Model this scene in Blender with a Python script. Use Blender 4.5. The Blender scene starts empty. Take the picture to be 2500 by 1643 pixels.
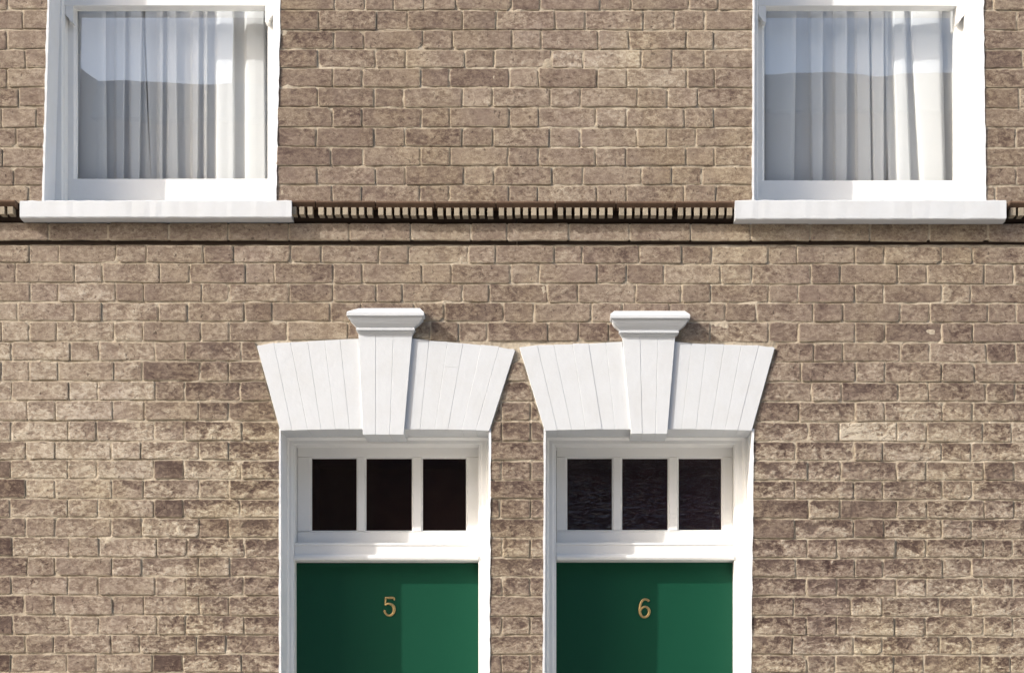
import bpy, bmesh, math, random
from mathutils import Vector
random.seed(7)
R = random.random
def U(a, b): return a + (b - a) * R()

# ------------------------------------------------------------------ camera, sky, sun, exposure
S = 627.0                     # photograph pixels per metre in the wall plane
VX, VY, D = 1374.0, 1800.0, 6.8
GROUND = 2772.0               # photograph row of the pavement in the wall plane
def WX(px): return (px - 1250.0) / S
def WZ(py): return (GROUND - py) / S
def seen(px, py, d):          # measured picture point at depth d behind the wall face -> wall coordinates (px units)
    k = D / (D + d)
    return VX + (px - VX) / k, VY + (py - VY) / k

scene = bpy.context.scene
col = scene.collection
cd = bpy.data.cameras.new('camera'); cam = bpy.data.objects.new('camera', cd); col.objects.link(cam)
cam.location = (WX(VX), -D, WZ(VY)); cam.rotation_euler = (math.radians(90), 0, 0)
cd.sensor_width = 36.0; cd.lens = 36.0 * D / (2500.0 / S)
cd.shift_x = (1250.0 - VX) / 2500.0
cd.shift_y = (VY - 821.5) / 2500.0
cd.clip_start = 0.1; cd.clip_end = 600
scene.camera = cam

SUN_DIR = Vector((-2.0, -1.0, 1.42)).normalized()     # towards the sun
world = bpy.data.worlds.new('World'); scene.world = world; world.use_nodes = True
wn = world.node_tree.nodes; wl = world.node_tree.links
sky = wn.new('ShaderNodeTexSky'); sky.sky_type = 'NISHITA'; sky.sun_disc = False
sky.sun_elevation = math.asin(SUN_DIR.z)
sky.sun_rotation = math.atan2(SUN_DIR.x, SUN_DIR.y)
sky.air_density = 1.0; sky.dust_density = 4.0; sky.ozone_density = 1.0
bg = wn['Background']; bg.inputs['Strength'].default_value = 0.15
wl.new(sky.outputs[0], bg.inputs[0])
sd = bpy.data.lights.new('sun', 'SUN'); so = bpy.data.objects.new('sun', sd); col.objects.link(so)
sd.energy = 2.5; sd.angle = math.radians(0.65); sd.color = (1.0, 0.972, 0.93)
so.rotation_euler = SUN_DIR.to_track_quat('Z', 'Y').to_euler(); so.location = (-8, -6, 9)
vs = scene.view_settings
vs.view_transform = 'Standard'; vs.look = 'None'; vs.gamma = 1.0; vs.use_curve_mapping = False
vs.exposure = 0.93
scene.render.engine = 'CYCLES'
scene.cycles.filter_width = 1.5
scene.cycles.max_bounces = 8; scene.cycles.diffuse_bounces = 4; scene.cycles.transparent_max_bounces = 16
scene.cycles.caustics_reflective = False; scene.cycles.caustics_refractive = False

# ------------------------------------------------------------------ helpers
def link(name, mesh, mat, parent=None):
    o = bpy.data.objects.new(name, mesh); col.objects.link(o)
    if mat and not mesh.materials: mesh.materials.append(mat)
    if parent: o.parent = parent
    return o
def tag(o, label=None, cat=None, group=None, kind=None):
    if label: o['label'] = label
    if cat: o['category'] = cat
    if group: o['group'] = group
    if kind: o['kind'] = kind
    return o
class MB:
    def __init__(s): s.bm = bmesh.new()
    def hexa(s, c):           # c: 8 world corners, front 4 (ccw seen from camera: bl br tr tl) then back 4
        v = [s.bm.verts.new(p) for p in c]
        for f in ((0,1,2,3),(7,6,5,4),(1,0,4,5),(2,1,5,6),(3,2,6,7),(0,3,7,4)):
            s.bm.faces.new([v[i] for i in f])
        return s
    def box(s, x0, x1, y0, y1, d0, d1):   # picture units for x and y (y0 top), depth metres
        return s.quadprism((x0,x1,x0,x1), y0, y1, d0, d1)
    def quadprism(s, xs, y0, y1, d0, d1): # xs: top-left, top-right, bottom-left, bottom-right
        tl, tr, bl, br = xs
        f = [(WX(bl),d0,WZ(y1)),(WX(br),d0,WZ(y1)),(WX(tr),d0,WZ(y0)),(WX(tl),d0,WZ(y0))]
        return s.hexa(f + [(p[0], d1, p[2]) for p in f])
    def sbox(s, x0, x1, y0, y1, d0, d1):  # box whose front face shows at the measured picture edges
        a = seen(x0, y0, d0); b = seen(x1, y1, d0)
        return s.box(a[0], b[0], a[1], b[1], d0, d1)
    def vprof(s, pts, y0, y1):  # pts: closed (xpx, depth) outline, extruded vertically
        lo = [s.bm.verts.new((WX(x), d, WZ(y1))) for x, d in pts]
        hi = [s.bm.verts.new((WX(x), d, WZ(y0))) for x, d in pts]
        n = len(pts)
        for i in range(n): s.bm.faces.new((lo[i], lo[(i+1)%n], hi[(i+1)%n], hi[i]))
        s.bm.faces.new(lo[::-1]); s.bm.faces.new(hi)
        return s
    def hprof(s, pts, x0, x1):  # pts: closed (ypx, depth) outline, extruded along the wall
        lo = [s.bm.verts.new((WX(x0), d, WZ(y))) for y, d in pts]
        hi = [s.bm.verts.new((WX(x1), d, WZ(y))) for y, d in pts]
        n = len(pts)
        for i in range(n): s.bm.faces.new((lo[i], hi[i], hi[(i+1)%n], lo[(i+1)%n]))
        s.bm.faces.new(lo); s.bm.faces.new(hi[::-1])
        return s
    def build(s, name, mat, parent=None, bevel=0.0, seg=1, jit=0.0, smooth=False):
        bmesh.ops.recalc_face_normals(s.bm, faces=s.bm.faces)
        if bevel > 0:
            bmesh.ops.bevel(s.bm, geom=list(s.bm.edges), offset=bevel, segments=seg, profile=0.6, affect='EDGES', clamp_overlap=True)
        if jit:
            for v in s.bm.verts: v.co += Vector((U(-jit,jit), U(-jit,jit), U(-jit,jit)))
        me = bpy.data.meshes.new(name); s.bm.to_mesh(me); s.bm.free()
        if smooth:
            for p in me.polygons: p.use_smooth = True
        return link(name, me, mat, parent)

# ------------------------------------------------------------------ materials
def newmat(name):
    m = bpy.data.materials.new(name); m.use_nodes = True
    nt = m.node_tree; b = nt.nodes['Principled BSDF']
    return m, nt, b
def N(nt, t, **kw):
    n = nt.nodes.new(t)
    for k, v in kw.items():
        if k in n.inputs: n.inputs[k].default_value = v
        else: setattr(n, k, v)
    return n
def ramp(nt, stops, interp='LINEAR'):
    r = nt.nodes.new('ShaderNodeValToRGB'); cr = r.color_ramp; cr.interpolation = interp
    while len(cr.elements) < len(stops): cr.elements.new(0.5)
    for e, (p, c) in zip(cr.elements, stops):
        e.position = p; e.color = (*c, 1) if len(c) == 3 else c
    return r
def math_(nt, op, a, b=None, clamp=False):
    n = nt.nodes.new('ShaderNodeMath'); n.operation = op; n.use_clamp = clamp
    for i, x in enumerate((a, b)):
        if x is None: continue
        if isinstance(x, (int, float)): n.inputs[i].default_value = x
        else: nt.links.new(x, n.inputs[i])
    return n.outputs[0]
def mixc(nt, f, a, b, mode='MIX'):
    n = nt.nodes.new('ShaderNodeMix'); n.data_type = 'RGBA'; n.blend_type = mode
    for s, x in ((n.inputs[0], f), (n.inputs[6], a), (n.inputs[7], b)):
        if isinstance(x, (int, float)): s.default_value = x
        elif isinstance(x, tuple): s.default_value = (*x, 1)
        else: nt.links.new(x, s)
    return n.outputs[2]
def noise(nt, vec, scale, detail=3.0, rough=0.55, dist=0.0):
    n = nt.nodes.new('ShaderNodeTexNoise'); n.inputs['Scale'].default_value = scale
    n.inputs['Detail'].default_value = detail; n.inputs['Roughness'].default_value = rough
    n.inputs['Distortion'].default_value = dist
    if vec is not None: nt.links.new(vec, n.inputs['Vector'])
    return n.outputs[0]
def bump(nt, h, dist, strength=1.0, normal=None):
    n = nt.nodes.new('ShaderNodeBump'); n.inputs['Distance'].default_value = dist; n.inputs['Strength'].default_value = strength
    nt.links.new(h, n.inputs['Height'])
    if normal is not None: nt.links.new(normal, n.inputs['Normal'])
    return n.outputs[0]

def brick_material():
    m, nt, b = newmat('stock_brick'); L = nt.links.new
    at = N(nt, 'ShaderNodeAttribute', attribute_name='bd')
    sp = nt.nodes.new('ShaderNodeSeparateColor'); L(at.outputs['Color'], sp.inputs[0])
    edge, tone, rug = sp.outputs[0], sp.outputs[1], sp.outputs[2]; rnd = at.outputs['Alpha']
    tc = nt.nodes.new('ShaderNodeTexCoord')
    cmb = nt.nodes.new('ShaderNodeCombineXYZ')
    L(math_(nt, 'MULTIPLY', rnd, 37.0), cmb.inputs[0]); L(math_(nt, 'MULTIPLY', rnd, 91.0), cmb.inputs[1]); L(math_(nt, 'MULTIPLY', rnd, 53.0), cmb.inputs[2])
    add = nt.nodes.new('ShaderNodeVectorMath'); add.operation = 'ADD'; L(tc.outputs['Object'], add.inputs[0]); L(cmb.outputs[0], add.inputs[1])
    P = add.outputs[0]
    mp = nt.nodes.new('ShaderNodeMapping'); mp.inputs['Rotation'].default_value = (0, math.radians(28), 0); mp.inputs['Scale'].default_value = (0.9, 1, 1.3); L(P, mp.inputs[0])
    ms = nt.nodes.new('ShaderNodeMapping'); ms.inputs['Rotation'].default_value = (0, math.radians(22), 0); ms.inputs['Scale'].default_value = (0.85, 1, 1.3); L(P, ms.inputs[0])
    n1 = noise(nt, mp.outputs[0], 17, 5, 0.6, 0.7)
    n2 = noise(nt, ms.outputs[0], 62, 6, 0.68, 0.4)
    n3 = noise(nt, P, 330, 3, 0.6)
    n4 = noise(nt, P, 9, 2, 0.5)
    sz = nt.nodes.new('ShaderNodeSeparateXYZ'); L(tc.outputs['Object'], sz.inputs[0])
    # colour factor: fire skin patches over paler body
    pz = math_(nt, 'ADD', math_(nt, 'ADD', math_(nt, 'MULTIPLY', n1, 0.68), math_(nt, 'MULTIPLY', n2, 0.42)), math_(nt, 'MULTIPLY', math_(nt, 'MULTIPLY', sz.outputs[2], -3.2), rug))
    pr = ramp(nt, [(0.40, (0, 0, 0)), (0.66, (1, 1, 1))], 'EASE'); L(pz, pr.inputs[0])
    f = math_(nt, 'ADD', tone, math_(nt, 'MULTIPLY', math_(nt, 'SUBTRACT', pr.outputs[0], 0.5), math_(nt, 'ADD', math_(nt, 'MULTIPLY', rug, 0.50), 0.12)))
    f = math_(nt, 'ADD', f, math_(nt, 'MULTIPLY', math_(nt, 'SUBTRACT', n2, 0.5), math_(nt, 'ADD', math_(nt, 'MULTIPLY', rug, 0.9), 0.9)))
    f = math_(nt, 'ADD', f, math_(nt, 'MULTIPLY', math_(nt, 'SUBTRACT', n3, 0.5), 0.9))
    cr = ramp(nt, [(0.0, (0.072, 0.049, 0.043)), (0.25, (0.134, 0.098, 0.079)), (0.50, (0.228, 0.180, 0.138)), (0.75, (0.335, 0.282, 0.221)), (1.0, (0.50, 0.447, 0.365))])
    L(f, cr.inputs[0])
    # purple / buff drift from brick to brick
    c = mixc(nt, math_(nt, 'MULTIPLY', math_(nt, 'SUBTRACT', n4, 0.42), 1.3, True), cr.outputs[0], (0.225, 0.178, 0.148), 'MIX')
    gp = nt.nodes.new('ShaderNodeNewGeometry').outputs['Position']
    hz = ramp(nt, [(0.36, (0.92, 0.885, 0.895)), (0.5, (0.99, 0.972, 0.95)), (0.64, (1.09, 1.07, 0.97))]); L(noise(nt, gp, 1.5, 4, 0.6), hz.inputs[0])
    c = mixc(nt, 1.0, c, hz.outputs[0], 'MULTIPLY')
    # mortar smear along arrises
    en = math_(nt, 'MULTIPLY', edge, math_(nt, 'MULTIPLY', math_(nt, 'SUBTRACT', noise(nt, P, 26, 3, 0.6), 0.38), 4.0, True))
    en = math_(nt, 'MULTIPLY', en, 0.6, True)
    c = mixc(nt, en, c, (0.47, 0.41, 0.30))
    # pits
    pit = ramp(nt, [(0.27, (1, 1, 1)), (0.35, (0, 0, 0))]); L(noise(nt, P, 70, 2, 0.5, 0.3), pit.inputs[0])
    c = mixc(nt, math_(nt, 'MULTIPLY', pit.outputs[0], 0.65), c, (0.06, 0.042, 0.035))
    L(c, b.inputs['Base Color']); b.inputs['Roughness'].default_value = 0.95
    b.inputs['Specular IOR Level'].default_value = 0.15
    hh = math_(nt, 'ADD', math_(nt, 'MULTIPLY', n1, math_(nt, 'ADD', math_(nt, 'MULTIPLY', rug, 1.3), 0.2)), math_(nt, 'MULTIPLY', n2, math_(nt, 'ADD', math_(nt, 'MULTIPLY', rug, 0.62), 0.2)))
    hh = math_(nt, 'ADD', hh, math_(nt, 'MULTIPLY', n3, 0.05))
    hh = math_(nt, 'SUBTRACT', hh, math_(nt, 'MULTIPLY', pit.outputs[0], 0.16))
    L(bump(nt, hh, 0.0058, 1.0), b.inputs['Normal'])
    return m

def mortar_material():
    m, nt, b = newmat('lime_mortar'); L = nt.links.new
    tc = nt.nodes.new('ShaderNodeTexCoord'); P = tc.outputs['Object']
    n = noise(nt, P, 3.2, 4, 0.6); n2 = noise(nt, P, 85, 4, 0.65)
    f = math_(nt, 'ADD', math_(nt, 'MULTIPLY', n, 0.7), math_(nt, 'MULTIPLY', n2, 0.5))
    cr = ramp(nt, [(0.36, (0.19, 0.148, 0.112)), (0.50, (0.335, 0.28, 0.212)), (0.72, (0.49, 0.425, 0.33))]); L(f, cr.inputs[0])
    L(cr.outputs[0], b.inputs['Base Color']); b.inputs['Roughness'].default_value = 1.0; b.inputs['Specular IOR Level'].default_value = 0.1
    L(bump(nt, n2, 0.003), b.inputs['Normal'])
    return m

def stringbrick_material(name, base, var):
    m, nt, b = newmat(name); L = nt.links.new
    tc = nt.nodes.new('ShaderNodeTexCoord'); P = nt.nodes.new('ShaderNodeNewGeometry').outputs['Position']
    oi = nt.nodes.new('ShaderNodeObjectInfo')
    n = noise(nt, P, 22, 5, 0.65); n2 = noise(nt, P, 300, 2, 0.5)
    f = math_(nt, 'ADD', math_(nt, 'MULTIPLY', n, 0.7), math_(nt, 'MULTIPLY', n2, 0.35))
    f = math_(nt, 'ADD', f, math_(nt, 'MULTIPLY', math_(nt, 'SUBTRACT', oi.outputs['Random'], 0.5), 0.35))
    lo = tuple(x * (1 - var) for x in base); hi = tuple(min(1, x * (1 + var)) for x in base)
    cr = ramp(nt, [(0.25, lo), (0.8, hi)]); L(f, cr.inputs[0])
    L(cr.outputs[0], b.inputs['Base Color']); b.inputs['Roughness'].default_value = 0.95; b.inputs['Specular IOR Level'].default_value = 0.1
    L(bump(nt, math_(nt, 'ADD', n, math_(nt, 'MULTIPLY', n2, 0.12)), 0.003), b.inputs['Normal'])
    return m

def paint_material(name, base, rough, bumpd, scale=60.0, dirt=0.12, brush=None):
    m, nt, b = newmat(name); L = nt.links.new
    P = nt.nodes.new('ShaderNodeNewGeometry').outputs['Position']
    if brush:
        mp = nt.nodes.new('ShaderNodeMapping'); mp.inputs['Scale'].default_value = brush; L(P, mp.inputs[0]); Q = mp.outputs[0]
    else: Q = P
    n = noise(nt, Q, scale, 5, 0.6); d = noise(nt, P, 9, 5, 0.7)
    r = ramp(nt, [(0.42, (0, 0, 0)), (0.72, (1, 1, 1))]); L(d, r.inputs[0])
    c = mixc(nt, math_(nt, 'MULTIPLY', r.outputs[0], dirt), base, tuple(x * y for x, y in zip(base, (0.72, 0.66, 0.55))))
    sp = ramp(nt, [(0.20, (1, 1, 1)), (0.24, (0, 0, 0))]); L(noise(nt, P, 130, 2, 0.5), sp.inputs[0])
    c = mixc(nt, math_(nt, 'MULTIPLY', sp.outputs[0], 0.35), c, tuple(x * 0.5 for x in base))
    L(c, b.inputs['Base Color']); b.inputs['Roughness'].default_value = rough
    b.inputs['Specular IOR Level'].default_value = 0.4
    L(bump(nt, n, bumpd), b.inputs['Normal'])
    return m

def plain(name, c, rough=0.8, metal=0.0, bscale=None, bd=0.001, spec=0.3, vary=0.15):
    m, nt, b = newmat(name); L = nt.links.new
    P = nt.nodes.new('ShaderNodeNewGeometry').outputs['Position']
    n = noise(nt, P, bscale or 12, 4, 0.6)
    cr = ramp(nt, [(0.3, tuple(x * (1 - vary) for x in c)), (0.7, tuple(min(1, x * (1 + vary)) for x in c))]); L(n, cr.inputs[0])
    L(cr.outputs[0], b.inputs['Base Color'])
    b.inputs['Roughness'].default_value = rough; b.inputs['Metallic'].default_value = metal; b.inputs['Specular IOR Level'].default_value = spec
    if bscale: L(bump(nt, n, bd), b.inputs['Normal'])
    return m

def glass_material(name, refl, tint, wav, wscale, rough=0.0, stretch=(1, 1, 1), hall_lift=(0, 0, 0)):
    m = bpy.data.materials.new(name); m.use_nodes = True; nt = m.node_tree; nt.nodes.clear(); L = nt.links.new
    out = nt.nodes.new('ShaderNodeOutputMaterial'); add = nt.nodes.new('ShaderNodeAddShader'); mix = nt.nodes.new('ShaderNodeMixShader')
    tr = nt.nodes.new('ShaderNodeBsdfTransparent'); tr.inputs[0].default_value = (*tint, 1)
    nul = nt.nodes.new('ShaderNodeBsdfTransparent'); nul.inputs[0].default_value = (0, 0, 0, 1)
    gl = nt.nodes.new('ShaderNodeBsdfGlossy'); gl.inputs['Roughness'].default_value = rough; gl.inputs[0].default_value = (0.97, 0.98, 1.0, 1)
    fr = nt.nodes.new('ShaderNodeFresnel'); fr.inputs['IOR'].default_value = 1.5
    P = nt.nodes.new('ShaderNodeNewGeometry'); mp = nt.nodes.new('ShaderNodeMapping'); mp.inputs['Scale'].default_value = stretch; L(P.outputs['Position'], mp.inputs[0])
    L(bump(nt, noise(nt, mp.outputs[0], wscale, 2, 0.5), wav), gl.inputs['Normal'])
    fr2 = math_(nt, 'MULTIPLY', fr.outputs[0], math_(nt, 'SUBTRACT', 1.0, P.outputs['Backfacing']))   # one reflecting face per pane
    L(math_(nt, 'MULTIPLY', fr2, refl, True), mix.inputs[0]); L(nul.outputs[0], mix.inputs[1]); L(gl.outputs[0], mix.inputs[2])
    L(tr.outputs[0], add.inputs[0]); L(mix.outputs[0], add.inputs[1]); 
    ds = nt.nodes.new('ShaderNodeBsdfDiffuse'); ds.inputs[0].default_value = (*hall_lift, 1); add2 = nt.nodes.new('ShaderNodeAddShader')  # faint diffuse tint painted on, standing in for dim hall light behind the pane
    L(add.outputs[0], add2.inputs[0]); L(ds.outputs[0], add2.inputs[1]); L(add2.outputs[0], out.inputs[0])
    return m

def net_material():
    m = bpy.data.materials.new('net_fabric'); m.use_nodes = True; nt = m.node_tree; nt.nodes.clear(); L = nt.links.new
    out = nt.nodes.new('ShaderNodeOutputMaterial')
    df = nt.nodes.new('ShaderNodeBsdfDiffuse'); df.inputs[0].default_value = (0.80, 0.81, 0.825, 1)
    tl = nt.nodes.new('ShaderNodeBsdfTranslucent'); tl.inputs[0].default_value = (0.80, 0.81, 0.825, 1)
    tr = nt.nodes.new('ShaderNodeBsdfTransparent')
    m1 = nt.nodes.new('ShaderNodeMixShader'); m1.inputs[0].default_value = 0.35; L(df.outputs[0], m1.inputs[1]); L(tl.outputs[0], m1.inputs[2])
    tc = nt.nodes.new('ShaderNodeNewGeometry')
    nz = noise(nt, tc.outputs['Position'], 900, 1, 0.5)
    m2 = nt.nodes.new('ShaderNodeMixShader'); L(math_(nt, 'ADD', math_(nt, 'MULTIPLY', nz, 0.12), 0.05), m2.inputs[0])
    L(m1.outputs[0], m2.inputs[1]); L(tr.outputs[0], m2.inputs[2]); L(m2.outputs[0], out.inputs[0])
    return m

M_BRICK = brick_material(); M_MORTAR = mortar_material()
M_PLAINCOURSE = stringbrick_material('smooth_gault_brick', (0.245, 0.205, 0.163), 0.42)
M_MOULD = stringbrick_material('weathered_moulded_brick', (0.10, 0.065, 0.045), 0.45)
M_SHADE_DARK = stringbrick_material('shade_dark_brick', (0.035, 0.024, 0.018), 0.35)  # near-black brick: shade under the mouldings painted into its colour
M_DENTIL = stringbrick_material('dentil_brick', (0.31, 0.265, 0.20), 0.25)
M_MASONRY = paint_material('white_masonry_paint', (0.565, 0.585, 0.605), 0.7, 0.0011, 38, 0.16)
M_REVEAL = paint_material('white_reveal_paint', (0.72, 0.735, 0.75), 0.6, 0.0022, 30, 0.12)
M_WOOD = paint_material('white_gloss_paint', (0.80, 0.80, 0.785), 0.35, 0.0008, 40, 0.06, (1, 1, 1))
M_GREEN = paint_material('green_gloss_paint', (0.005, 0.057, 0.031), 0.42, 0.0006, 25, 0.05)
M_GREEN.node_tree.nodes['Principled BSDF'].inputs['Specular IOR Level'].default_value = 0.22
M_BRASS = plain('aged_brass', (0.46, 0.33, 0.15), 0.42, 0.8, 60, 0.0006)
M_GLASS = glass_material('window_glass', 4.0, (0.985, 0.99, 0.985), 0.0006, 2.2)
M_FAN = glass_material('fanlight_glass', 0.7, (0.8, 0.75, 0.75), 0.001, 3.0, hall_lift=(0.006, 0.004, 0.004))
M_HAMMER = glass_material('hammered_glass', 0.8, (0.7, 0.65, 0.65), 0.012, 40.0, 0.06, (0.7, 1, 1.3), (0.007, 0.004, 0.006))
M_NET = net_material()
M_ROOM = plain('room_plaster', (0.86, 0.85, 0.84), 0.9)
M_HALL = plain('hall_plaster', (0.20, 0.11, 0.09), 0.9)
M_PAVE = plain('pavement_stone', (0.35, 0.335, 0.31), 0.9, 0, 6, 0.002)
M_OPP = plain('opposite_brick', (0.20, 0.14, 0.10), 0.9, 0, 8, 0.002)
M_SLATE = plain('roof_slate', (0.09, 0.09, 0.10), 0.7, 0, 8, 0.002)
M_DARKGLASS = plain('dark_window_glass', (0.02, 0.02, 0.025), 0.1, 0, None, 0, 0.5)

# ------------------------------------------------------------------ ground, street
g = MB(); g.hexa([(-60,-80,-0.12),(60,-80,-0.12),(60,40,-0.12),(-60,40,-0.12),(-60,-80,-0.6),(60,-80,-0.6),(60,40,-0.6),(-60,40,-0.6)])
tag(g.build('ground', M_PAVE), kind='structure')  # unseen street surface, made pale paving throughout to bounce fill onto the front
g = MB(); g.hexa([(-40,-1.8,0),(40,-1.8,0),(40,0.3,0),(-40,0.3,0),(-40,-1.8,-0.34),(40,-1.8,-0.34),(40,0.3,-0.34),(-40,0.3,-0.34)])
tag(g.build('pavement', M_PAVE), kind='structure')

# ------------------------------------------------------------------ the two houses
SEAM = 1262.0
def empty(name, loc):
    o = bpy.data.objects.new(name, None); col.objects.link(o); o.location = loc; o.empty_display_size = 0.3; return o
house = [empty('terraced_house', (0, 0, 0)), empty('terraced_house', (0, 0, 0))]
tag(house[0], 'pale brown brick terraced house on the left, with the green door numbered 5', 'house', 'brick terraced houses side by side')
tag(house[1], 'pale brown brick terraced house on the right, with the green door numbered 6', 'house', 'brick terraced houses side by side')
def hs(x): return 0 if x < SEAM else 1

# openings: window jamb lines as functions of y
def lin(xa, ya, xb, yb): return lambda y: xa + (xb - xa) * (y - ya) / (yb - ya)
WJ = [(lin(118,0,105,488), lin(683,0,672,488)), (lin(1839,0,1838,488), lin(2399,0,2405,488))]
DJ = [(lin(683,1052,684,1643), lin(1196,1052,1193,1643)), (lin(1330,1052,1327,1643), lin(1838,1052,1832,1643))]
WTOP, WBOT = -520.0, 512.0
DTOP, DBOT = 1050.0, 2700.0
ARCH = [dict(TL=(628,841), TM=(873,828), TR=(1258,851), BL=(685,1051), BR=(1195,1053), TN=(1010,829)),
        dict(TL=(1268,846), TM=(1517,836), TR=(1891,846), BL=(1330,1051), BR=(1835,1053), TN=(1648,838))]

WF, WB = 0.0080, 0.26     # mortar face, back of wall
from mathutils import noise as mnoise
def sheet(mb, xs, y0, y1):
    tl, tr, bl, br = xs; st = 8.0
    nx = max(1, int((max(tr, br)-min(tl, bl))/st)); ny = max(1, int((y1-y0)/st)); g = []
    for j in range(ny+1):
        t = j/ny; a = tl+(bl-tl)*t; b = tr+(br-tr)*t; row = []
        for i in range(nx+1):
            x = a+(b-a)*i/nx; y = y0+(y1-y0)*t
            n = mnoise.noise(Vector((x*.028, y*.045, 3.1))) + .5*mnoise.noise(Vector((x*.09, y*.09, 9.7)))
            row.append(mb.bm.verts.new((WX(x), max(.0012, .0042+.0036*n), WZ(y))))
        g.append(row)
    for j in range(ny):
        for i in range(nx): mb.bm.faces.new((g[j+1][i], g[j+1][i+1], g[j][i+1], g[j][i]))
walls = []
for h in (0, 1):
    mb = MB()
    xa, xb = ((-2100.0, SEAM), (SEAM, 4700.0))[h]
    wl_, wr = WJ[h]; dl, dr = DJ[h]
    mb.box(xa, xb, -1100, WTOP, WF, WB)
    mb.quadprism((xa, wl_(WTOP), xa, wl_(WBOT)), WTOP, WBOT, WF, WB)
    mb.quadprism((wr(WTOP), xb, wr(WBOT), xb), WTOP, WBOT, WF, WB)
    mb.box(xa, xb, WBOT, DTOP-8, WF, WB)
    mb.quadprism((xa, dl(DTOP), xa, dl(GROUND)), DTOP-8, GROUND, WF, WB)
    mb.quadprism((dr(DTOP), xb, dr(GROUND), xb), DTOP-8, GROUND, WF, WB)
    bmesh.ops.recalc_face_normals(mb.bm, faces=mb.bm.faces)
    xa2, xb2 = ((-30.0, SEAM), (SEAM, 2530.0))[h]
    sheet(mb, (xa2, wl_(-30), xa2, wl_(498)), -30, 498); sheet(mb, (wr(-30), xb2, wr(498), xb2), -30, 498)
    sheet(mb, (xa2, xb2, xa2, xb2), 589, DTOP-8)
    sheet(mb, (xa2, dl(DTOP), xa2, dl(1680)), DTOP-8, 1680); sheet(mb, (dr(DTOP), xb2, dr(1680), xb2), DTOP-8, 1680)
    me = bpy.data.meshes.new('wall'); mb.bm.to_mesh(me); mb.bm.free()
    w = link('wall', me, M_MORTAR, house[h]); walls.append(w)

# ------------------------------------------------------------------ bricks
def clip_half(poly, a, b, keep_left):   # keep the part of poly on one side of the line a->b (picture units, y down)
    out = []
    def side(p):
        s = (b[0]-a[0])*(p[1]-a[1]) - (b[1]-a[1])*(p[0]-a[0])
        return s if keep_left else -s
    n = len(poly)
    for i in range(n):
        p, q = poly[i], poly[(i+1) % n]; sp_, sq = side(p), side(q)
        if sp_ >= 0: out.append(p)
        if (sp_ >= 0) != (sq >= 0):
            t = sp_ / (sp_ - sq); out.append((p[0]+(q[0]-p[0])*t, p[1]+(q[1]-p[1])*t))
    return out
def area(poly):
    return abs(sum(poly[i][0]*poly[(i+1)%len(poly)][1]-poly[(i+1)%len(poly)][0]*poly[i][1] for i in range(len(poly))))/2

def gauss(x, y, cx, cy, sx, sy): return math.exp(-((x-cx)/sx)**2 - ((y-cy)/sy)**2)
def stain(x, y):   # tone of the fired and weathered brick, and how rugged its face is
    t = 0.455
    t += 0.25*gauss(x,y,140,1010,330,240) + 0.07*gauss(x,y,250,1450,200,200) + 0.10*gauss(x,y,120,700,260,110) + 0.08*gauss(x,y,1350,620,700,80) + 0.12*gauss(x,y,1480,230,240,200)
    t += 0.10*gauss(x,y,2130,1060,140,50) + 0.08*gauss(x,y,330,1350,170,200) + 0.05*gauss(x,y,60,200,90,250)
    t -= 0.20*gauss(x,y,530,950,150,90) + 0.15*gauss(x,y,600,1300,90,330) + 0.15*gauss(x,y,740,180,120,230) + 0.06*gauss(x,y,1000,330,200,120)
    t -= 0.12*gauss(x,y,1950,1300,210,330) + 0.16*gauss(x,y,0,1400,60,300) + 0.12*gauss(x,y,1260,1200,90,400) + 0.10*gauss(x,y,2300,830,220,70) + 0.10*gauss(x,y,2450,250,70,300)
    t -= 0.06*gauss(x,y,1100,800,500,60)
    t += 0.07*mnoise.noise(Vector((x*.006, y*.009, 4.4)))
    rg = 0.22
    if y > 600: rg = 0.22 + 0.75*min(1, max(0, (y-780)/330.0)) * (0.35 + 0.65*min(1, max(0, (abs(x-950)-150)/200.0 if x > 1200 else (x-330)/200.0)))
    if 1190 < x < 1335 and y > 880: rg = 0.7
    return t, rg
DARK = [(412,1622,.0),(413,1147,.12),(410,1240,.14),(10,1147,.05),(12,1195,.12),(8,1335,.1),(10,1520,.08),(8,1620,.05),(415,905,.22),(560,1290,.3),
        (2440,850,.25),(2445,145,.22),(2120,1240,.2),(1900,1240,.22),(2450,1150,.2),(1900,1290,.22),(2110,1290,.22),(720,40,.3),(850,95,.3),(730,140,.28),(700,385,.25),(1050,190,.3)]
LIGHT = [(2117,1055,.88),(2230,1055,.72),(1455,142,.74),(1385,142,.7),(90,1100,.74),(200,1100,.74),(330,1148,.72),(230,660,.68),(1320,190,.68)]

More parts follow.
